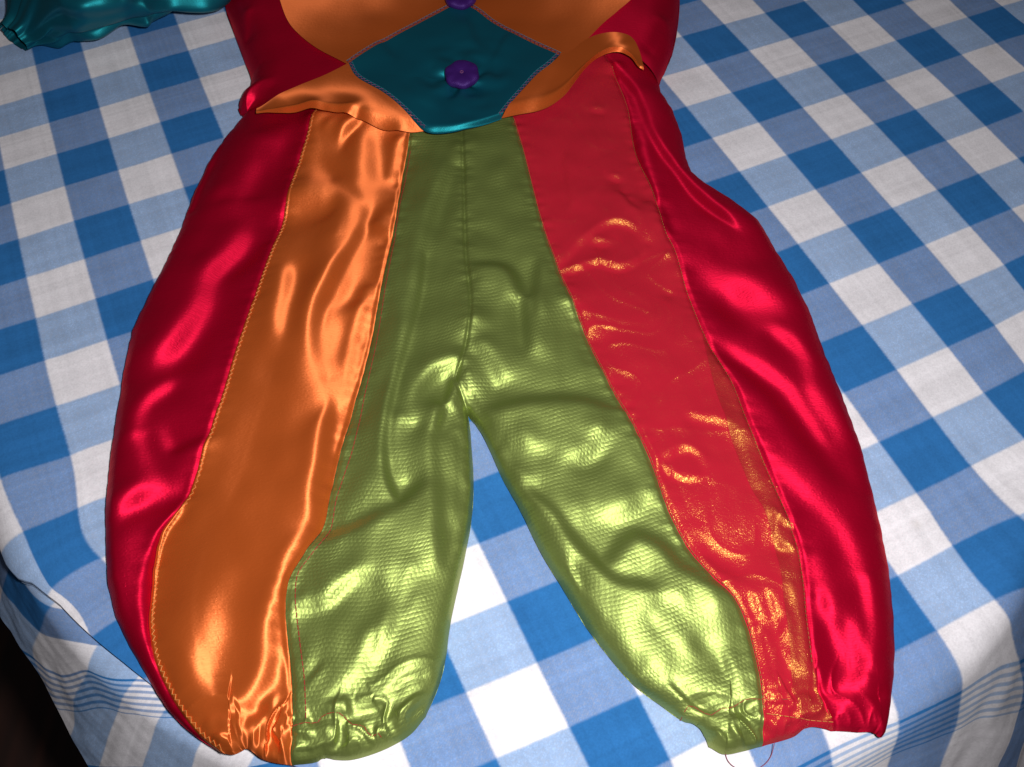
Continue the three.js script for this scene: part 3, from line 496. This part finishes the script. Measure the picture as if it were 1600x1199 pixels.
// ---------- fabrics ----------
const grainMap = dataTexture(512, (x, y) => { const v = 128 + 150 * (hash(x, y >> 2, 21) - 0.5) + 60 * (hash(x >> 2, y, 22) - 0.5) + 36 * (tileNoise(128, x / 512, y / 512, 23) - 0.5); return [v, v, v]; });
grainMap.repeat.set(1 / 0.07, 1 / 0.07);
const streakMap = dataTexture(512, (x, y) => { const u = x / 512, v = y / 512, g = 128 + 130 * (tileNoise(14, u, v, 61) - 0.5) * tileNoise(5, u, v, 62) + 90 * (tileNoise(34, u, v * 0.25, 63) - 0.5) * tileNoise(7, u, v, 64); return [g, g, g]; });
streakMap.repeat.set(1 / 0.12, 1 / 0.12);
const velvetMap = dataTexture(512, (x, y) => { const u = x / 512, v = y / 512, g = 128 + 120 * (tileNoise(150, u * 0.2, v, 51) - 0.5) + 90 * (tileNoise(210, u * 0.35, v, 52) - 0.5) + 50 * (tileNoise(110, u, v, 53) - 0.5); return [g, g, g]; });
velvetMap.repeat.set(1 / 0.10, 1 / 0.10);
const crinkleAt = (x, y) => {                              // crinkled weave: short raised cells in rows
  const u = x / 1024, v = y / 1024, bend = 0.9 * (tileNoise(14, u, v, 31) - 0.5) + 0.5 * (tileNoise(40, u, v, 32) - 0.5);
  const row = v * 38 + 0.3 * bend, r = Math.floor(row), col = u * 40 + 0.5 * (r & 1) + 0.7 * (tileNoise(20, u, v, 33) - 0.5);
  return (0.25 + 0.75 * Math.sin(Math.PI * (row - r))) * (0.5 + 0.5 * Math.abs(Math.sin(Math.PI * col))) * (0.30 + 0.9 * tileNoise(11, u, v, 34) * (0.4 + 0.9 * tileNoise(30, u, v, 38)));
};
const crinkleMap = dataTexture(1024, (x, y) => { const g = clamp(20 + 185 * crinkleAt(x, y) + 20 * (hash(x, y, 35) - 0.5) + 60 * (tileNoise(95, x / 1024, y / 1024, 36) - 0.5) + 45 * (tileNoise(170, x / 1024, y / 1024, 39) - 0.5), 0, 255); return [g, g, g]; });
crinkleMap.repeat.set(1 / 0.105, 1 / 0.105);
const sparkMap = dataTexture(512, (x, y) => { const v = 128 + 150 * (hash(x >> 1, y >> 1, 41) - 0.5) + 110 * (tileNoise(70, x / 512, y / 512, 42) - 0.5); return [v, v, v]; });
sparkMap.repeat.set(1 / 0.12, 1 / 0.12);
const rgb = (r, g, b) => new THREE.Color().setRGB(r, g, b);
const fabric = (o) => new THREE.MeshPhysicalMaterial({ side: THREE.DoubleSide, ...o });
const turned = { anisotropyRotation: Math.PI / 2 };         // satin floats run across the leg and spread its shine along it
const orangeSatin = fabric({ color: rgb(0.80, 0.148, 0.024), metalness: 0.58, ior: 2.2, specularColor: rgb(1, 0.84, 0.48), roughness: 0.52, anisotropy: 0.9, ...turned, bumpMap: velvetMap, bumpScale: 0.00009 });
const crimsonSatin = fabric({ color: rgb(0.56, 0.002, 0.028), metalness: 0.62, ior: 2.0, specularColor: rgb(1, 0.10, 0.25), roughness: 0.55, anisotropy: 0.72, ...turned, bumpMap: velvetMap, bumpScale: 0.00017 });
const greenCrinkle = fabric({ color: rgb(0.265, 0.325, 0.082), metalness: 0.74, roughness: 0.48, anisotropy: 0.2, ...turned, bumpMap: crinkleMap, bumpScale: 0.00021 });
const redLining = fabric({ color: rgb(0.53, 0.012, 0.034), roughness: 0.9, ior: 1.3, specularColor: rgb(1, 0.25, 0.25), bumpMap: streakMap, bumpScale: 0.0008 });
const goldOrganza = fabric({ color: rgb(0.80, 0.48, 0.10), metalness: 1, roughness: 0.30, bumpMap: sparkMap, bumpScale: 0.00030, transparent: true, opacity: 0.11 });
const organzaFold = fabric({ color: rgb(0.42, 0.27, 0.05), metalness: 1, roughness: 0.45, bumpMap: sparkMap, bumpScale: 0.0003, transparent: true, opacity: 0.17 });
const tealSatin = fabric({ color: rgb(0.003, 0.050, 0.078), roughness: 0.44, ior: 2.1, specularColor: rgb(0.05, 0.75, 0.85), anisotropy: 0.4, bumpMap: grainMap, bumpScale: 0.00008 });
const purpleSatin = fabric({ color: rgb(0.036, 0.006, 0.105), roughness: 0.5, ior: 1.7, specularColor: rgb(0.5, 0.35, 1), bumpMap: grainMap, bumpScale: 0.00008 });
const thread = (r, g, b) => new THREE.MeshStandardMaterial({ color: rgb(r, g, b), roughness: 0.6 });
const edgeThread = thread(0.42, 0.13, 0.04), goldThread = thread(0.62, 0.22, 0.05), redThread = thread(0.30, 0.035, 0.02), violetThread = thread(0.16, 0.04, 0.13), tealThread = thread(0.03, 0.20, 0.24);

// ---------- the costume: its panels ----------
const costume = new THREE.Group(); costume.name = 'clown_costume'; costume.position.y = TABLE + 0.0015;
costume.userData = { label: 'shiny satin clown costume with crimson, orange, green and red panels lying on checked tablecloth', category: 'costume' };
scene.add(costume);
const seamDip = (s, w) => 0.0013 * (Math.exp(-((s * w / 0.0018) ** 2)) + Math.exp(-(((1 - s) * w / 0.0018) ** 2)));
const legPanel = (name, material, left, right, bottom, nu, nv, spread, extra = 0, label) => {
  const m = mesh(name, patch({ left, right, bottom, nu, nv, spread, height: (x, z, s, t, w) => legHeight(x, z) - seamDip(s, w) + 0.0012 * nz(x * 34, z * 150, 3.3) * (Math.exp(-((s * w / 0.007) ** 2)) + Math.exp(-(((1 - s) * w / 0.007) ** 2))) * smooth(0, 0.05, t) + (extra ? extra + 0.0011 * Math.exp(-(((s * w - 0.0012) / 0.0010) ** 2)) : 0) }), material, costume);
  if (label) m.userData.label = label; return m;
};
const outer0 = (s) => s ** 1.7, outer1 = (s) => 1 - (1 - s) ** 1.7;
const centre = join('seamCentre');
const crimsonLeft = legPanel('side_panel', crimsonSatin, join('outerLeft'), join('seamCrimsonOrange'), null, 110, 420, outer0);
const orange = legPanel('orange_panel', orangeSatin, join('seamCrimsonOrange'), join('seamOrangeGreen'), join('cuffOrange'), 150, 460, (s) => s, 0.0005);
const greenLeft = legPanel('green_panel', greenCrinkle, join('seamOrangeGreen'), join('seamCentre', D.innerLeft.slice(0)), join('cuffGreenLeft'), 170, 460, outer1);
const greenRight = legPanel('green_panel', greenCrinkle, join('seamCentre', 'crotchFold', 'innerRight'), join('seamGreenRed'), join('cuffGreenRight'), 190, 460, outer0);
const redPanel = legPanel('red_panel', redLining, join('seamGreenRed'), join('seamRedCrimson'), join('cuffRed'), 110, 440, (s) => s);
const crimsonRight = legPanel('side_panel', crimsonSatin, join('seamRedCrimson'), join('outerRight'), join('cuffCrimson'), 140, 440, outer1);
mesh('organza_overlay', patch({ left: join('seamGreenRed'), right: join('seamRedCrimson'), bottom: join('cuffRed'), nu: 120, nv: 460, height: (x, z, s, t, w) => legHeight(x, z) + 0.0012 + 0.0012 * Math.abs(nz(x * 60, z * 34, 5.5)) + 0.0016 * (1 - Math.abs(nz(x * 40 + 3 * nz(x * 20, z * 20, 2), z * 26, 15.5))) ** 7 + 0.0006 * nz(x * 130, z * 90, 1.5) - seamDip(s, w) }), goldOrganza, redPanel);

mesh('organza_fold', patch({ left: join('organzaInner'), right: join('organzaOuter'), nu: 24, nv: 260, height: (x, z, s) => legHeight(x, z) + 0.0028 + 0.0008 * nz(x * 90, z * 50, 8.5) - 0.0012 * Math.exp(-(((1 - s) / 0.2) ** 2)) }), organzaFold, redPanel);

// bodice, lying over the top of the trousers
const chest = (lift) => (x, z) => chestHeight(x, z, lift);
mesh('bodice_side', patch({ left: join('bodiceLeft'), right: join('hiddenLeft'), nu: 90, nv: 160, spread: outer0, height: chest(0.001) }), crimsonSatin, costume);
mesh('bodice_side', patch({ left: join('hiddenRight'), right: join('bodiceRight'), nu: 90, nv: 160, spread: outer1, height: chest(0.001) }), crimsonSatin, costume);
mesh('bodice_panel', patch({ left: join('upperOrangeLeft'), right: join('centreTop'), bottom: join(rev(D.diamondUL)), nu: 110, nv: 110, height: chest(0.0040) }), orangeSatin, costume);
mesh('bodice_panel', patch({ left: join('centreTop'), right: join('upperOrangeRight'), bottom: join('diamondUR'), nu: 110, nv: 110, height: chest(0.0040) }), orangeSatin, costume);
const hemmed = (lift, end) => (x, z, s, t) => { const e = smooth(0.0, 0.25, Math.abs(s - end)); return chestHeight(x, z, lift * (0.45 + 0.55 * e)) + 0.0007 * nz(x * 90, z * 60, 7.7) * (1 - e) + 0.0009 * e * Math.exp(-(((t - 0.86) / 0.07) ** 2)) - 0.0042 * (0.3 + 0.7 * e) * smooth(0.80, 1, t) ** 2; };
mesh('waist_flap', patch({ left: [pts('flapLeftTop')[0], pts('flapLeftHem')[0]], right: join('diamondLL'), top: join('flapLeftTop'), bottom: join('flapLeftHem'), nu: 130, nv: 70, height: hemmed(0.0055, 0) }), orangeSatin, costume);
{ const t = pts('flapRightTop'), h = pts('flapRightHem');
  mesh('waist_flap', patch({ left: join('diamondLR'), right: [t[t.length - 1], h[h.length - 1]], top: join('flapRightTop'), bottom: join('flapRightHem'), nu: 130, nv: 70, height: hemmed(0.0055, 1) }), orangeSatin, costume); }
const BUTTONS = pts('buttonAt');
const pucker = (x, z) => { const dx = x - BUTTONS[0][0], dz = z - BUTTONS[0][1], r = Math.hypot(dx, dz), a = Math.atan2(dz, dx); return -0.003 * Math.exp(-((r / 0.02) ** 2)) + 0.0024 * Math.exp(-((r / 0.04) ** 2)) * Math.sin(a * 5 + 1.2 + 2 * nz(a, r * 60, 1)) * smooth(0, 0.015, r); };
const diamond = mesh('diamond_patch', patch({ left: join('diamondUL'), right: join('diamondLR'), top: join('diamondUR'), bottom: join('diamondLL', 'diamondHem'), nu: 130, nv: 130, height: (x, z, s, t) => chestHeight(x, z, 0.0062) + pucker(x, z) - 0.0045 * smooth(0.55, 0.68, s) * smooth(0.93, 1, t) ** 2 }), tealSatin, costume);

// covered buttons
function button(x, z, y, turn) {
  const profile = [[0, 0.0047], [0.0018, 0.0048], [0.0045, 0.0054], [0.008, 0.0056], [0.0112, 0.0052], [0.0134, 0.0040], [0.0142, 0.0018], [0.0138, 0.0002], [0.012, -0.0012], [0, -0.0014]].map(([a, b]) => new THREE.Vector2(a, b));
  const g = new THREE.LatheGeometry(new THREE.SplineCurve(profile).getPoints(40), 72), p = g.attributes.position;
  for (let i = 0; i < p.count; i++) { const px = p.getX(i), pz = p.getZ(i), r = Math.hypot(px, pz), a = Math.atan2(pz, px), k = 1 + smooth(0.006, 0.014, r) * (0.03 * Math.cos(a * 6 + turn) + 0.05 * nz(Math.cos(a) * 1.5, Math.sin(a) * 1.5, turn)); p.setXYZ(i, px * k, p.getY(i) + 0.00025 * smooth(0.006, 0.012, r) * Math.sin(a * 8 + turn), pz * k); }
  g.computeVertexNormals();
  const b = mesh('button', g, purpleSatin, costume); b.position.set(x, y, z); b.rotation.set(0.10, turn, 0.04);
  const knot = mesh('stitch', new THREE.TorusGeometry(0.0012, 0.0005, 6, 14), violetThread, b); knot.rotation.x = Math.PI / 2; knot.position.y = 0.0046;
  return b;
}
BUTTONS.forEach(([x, z], k) => button(x, z, chestHeight(x, z, 0.0062) + 0.0015, 0.6 + k * 1.9));

// teal sleeve, gathered by elastic at its end
{
  const A = sample(pts('sleeveAxis'), 120), nu = 120, nv = 96, pos = [], uv = [], index = [];
  const radius = (u) => 0.068 * (0.55 + 0.45 * Math.sin(Math.PI * clamp(u * 0.9 + 0.12, 0, 1)) ** 0.7) * smooth(1.02, 0.80, u) + 0.013 * smooth(0.8, 0.93, u) + 0.003 * smooth(0.95, 1, u);
  for (let i = 0; i <= nu; i++) {
    const a = A[Math.max(0, i - 1)], b = A[Math.min(nu, i + 1)], l = Math.hypot(b[0] - a[0], b[1] - a[1]), tx = (b[0] - a[0]) / l, tz = (b[1] - a[1]) / l, u = i / nu, r = radius(u);
    for (let j = 0; j <= nv; j++) {
      const t = j / nv * Math.PI * 2, fold = 1 + (0.30 + 0.1 * smooth(0.5, 0.95, u)) * nz(Math.cos(t) * 1.5 + 5, Math.sin(t) * 1.5, u * 7) + 0.08 * nz(Math.cos(t) * 3 + 2, Math.sin(t) * 3, u * 13) - 0.20 * (1 - Math.abs(Math.sin(t * 2 + u * 3.4 + nz(u * 4, 3, t)))) ** 3 * smooth(0, 0.15, u) + 0.06 * smooth(0.75, 0.95, u) * Math.sin(t * 13 + 2 * nz(t, u * 4)) + 0.07 * smooth(0.35, 0.0, u) * Math.sin(t * 8 + 1);
      const c = Math.cos(t) * r * fold, s = Math.sin(t) * r * fold, y = 0.6 * s + 0.6 * r;
      pos.push(A[i][0] - tz * c, Math.max(0.0008, y), A[i][1] + tx * c); uv.push(j / nv * 0.2, u * 0.3);
      if (i < nu && j < nv) { const q = i * (nv + 1) + j; index.push(q, q + 1, q + nv + 1, q + 1, q + nv + 2, q + nv + 1); }
    }
  }
  const g = new THREE.BufferGeometry(); g.setAttribute('position', new THREE.Float32BufferAttribute(pos, 3)); g.setAttribute('uv', new THREE.Float32BufferAttribute(uv, 2)); g.setIndex(index); g.computeVertexNormals();
  mesh('sleeve', g, tealSatin, costume);
}

// ---------- stitching and loose thread ----------
const AXIS = new THREE.Vector3(0, 1, 0);
function stitchBar(a, b, r) { const d = b.clone().sub(a), g = new THREE.CapsuleGeometry(r, Math.max(1e-4, d.length()), 2, 6); g.applyQuaternion(new THREE.Quaternion().setFromUnitVectors(AXIS, d.normalize())); const m = a.clone().add(b).multiplyScalar(0.5); g.translate(m.x, m.y, m.z); return g; }
function stitchLine(name, curve, height, material, parent, { step, gap, wide = 0, side = 0, r = 0.0003 }) {
  const len = lengthOf(sample(curve, 60)), n = Math.floor(len / step), c = sample(curve, n), out = [];
  const spot = (k, o) => { const a = c[Math.max(0, k - 1)], b = c[Math.min(n, k + 1)], l = Math.hypot(b[0] - a[0], b[1] - a[1]) || 1, x = c[k][0] - (b[1] - a[1]) / l * o, z = c[k][1] + (b[0] - a[0]) / l * o; return new THREE.Vector3(x, height(x, z) + r * 0.8, z); };
  for (let k = 0; k < n; k++) {
    const a = spot(k, side + (wide ? (k & 1 ? wide : -wide) : 0)), b = spot(k + 1, side + (wide ? (k & 1 ? -wide : wide) : 0));
    out.push(stitchBar(a, wide ? b : a.clone().lerp(b, 1 - gap), r));
  }
  return mesh(name, mergeGeometries(out), material, parent, 'stuff');
}
stitchLine('zigzag_stitching', join('seamCrimsonOrange'), (x, z) => legHeight(x, z) + 0.0006, goldThread, orange, { step: 0.0019, wide: 0.0009, side: -0.0018, r: 0.00026 });
stitchLine('topstitching', join('stitchGreenLeft'), legHeight, redThread, greenLeft, { step: 0.0036, gap: 0.3, r: 0.00034 });
stitchLine('topstitching', join('stitchCuffLeft'), legHeight, redThread, greenLeft, { step: 0.0032, gap: 0.25, r: 0.00026 });
stitchLine('topstitching', join('stitchCuffRight'), legHeight, redThread, greenRight, { step: 0.0034, gap: 0.2, r: 0.00024 });
stitchLine('topstitching', join('organzaHem'), (x, z) => legHeight(x, z) + 0.002, goldThread, redPanel, { step: 0.003, gap: 0.3, r: 0.0002 });
stitchLine('edge_stitching', join('goldEdgeA'), (x, z) => legHeight(x, z) + 0.0006, edgeThread, redPanel, { step: 0.0026, gap: 0.4, r: 0.00025 });
stitchLine('edge_stitching', join('goldEdgeB'), (x, z) => legHeight(x, z) + 0.0006, edgeThread, redPanel, { step: 0.0026, gap: 0.5, r: 0.00022 });
const patchTop = (x, z) => chestHeight(x, z, 0.0062) + 0.0002;
for (const [edge, o] of [['diamondUL', 0.0016], ['diamondUR', -0.0016], ['diamondLL', -0.0016], ['diamondLR', 0.0016]]) {
  stitchLine('zigzag_stitching', join(edge), patchTop, violetThread, diamond, { step: 0.0021, wide: 0.0011, side: o, r: 0.00024 });
  stitchLine('edge_stitching', join(edge), patchTop, tealThread, diamond, { step: 0.0024, gap: 0.3, side: o * 1.9, r: 0.00022 });
}
{
  const c = new THREE.CatmullRomCurve3(pts('threadA').map(([x, z], k, a) => new THREE.Vector3(x, k === 0 || k === a.length - 1 ? 0.006 : 0.0012, z)));
  mesh('loose_thread', new THREE.TubeGeometry(c, 80, 0.0002, 6), thread(0.30, 0.05, 0.10), costume);
}

renderer.render(scene, camera);
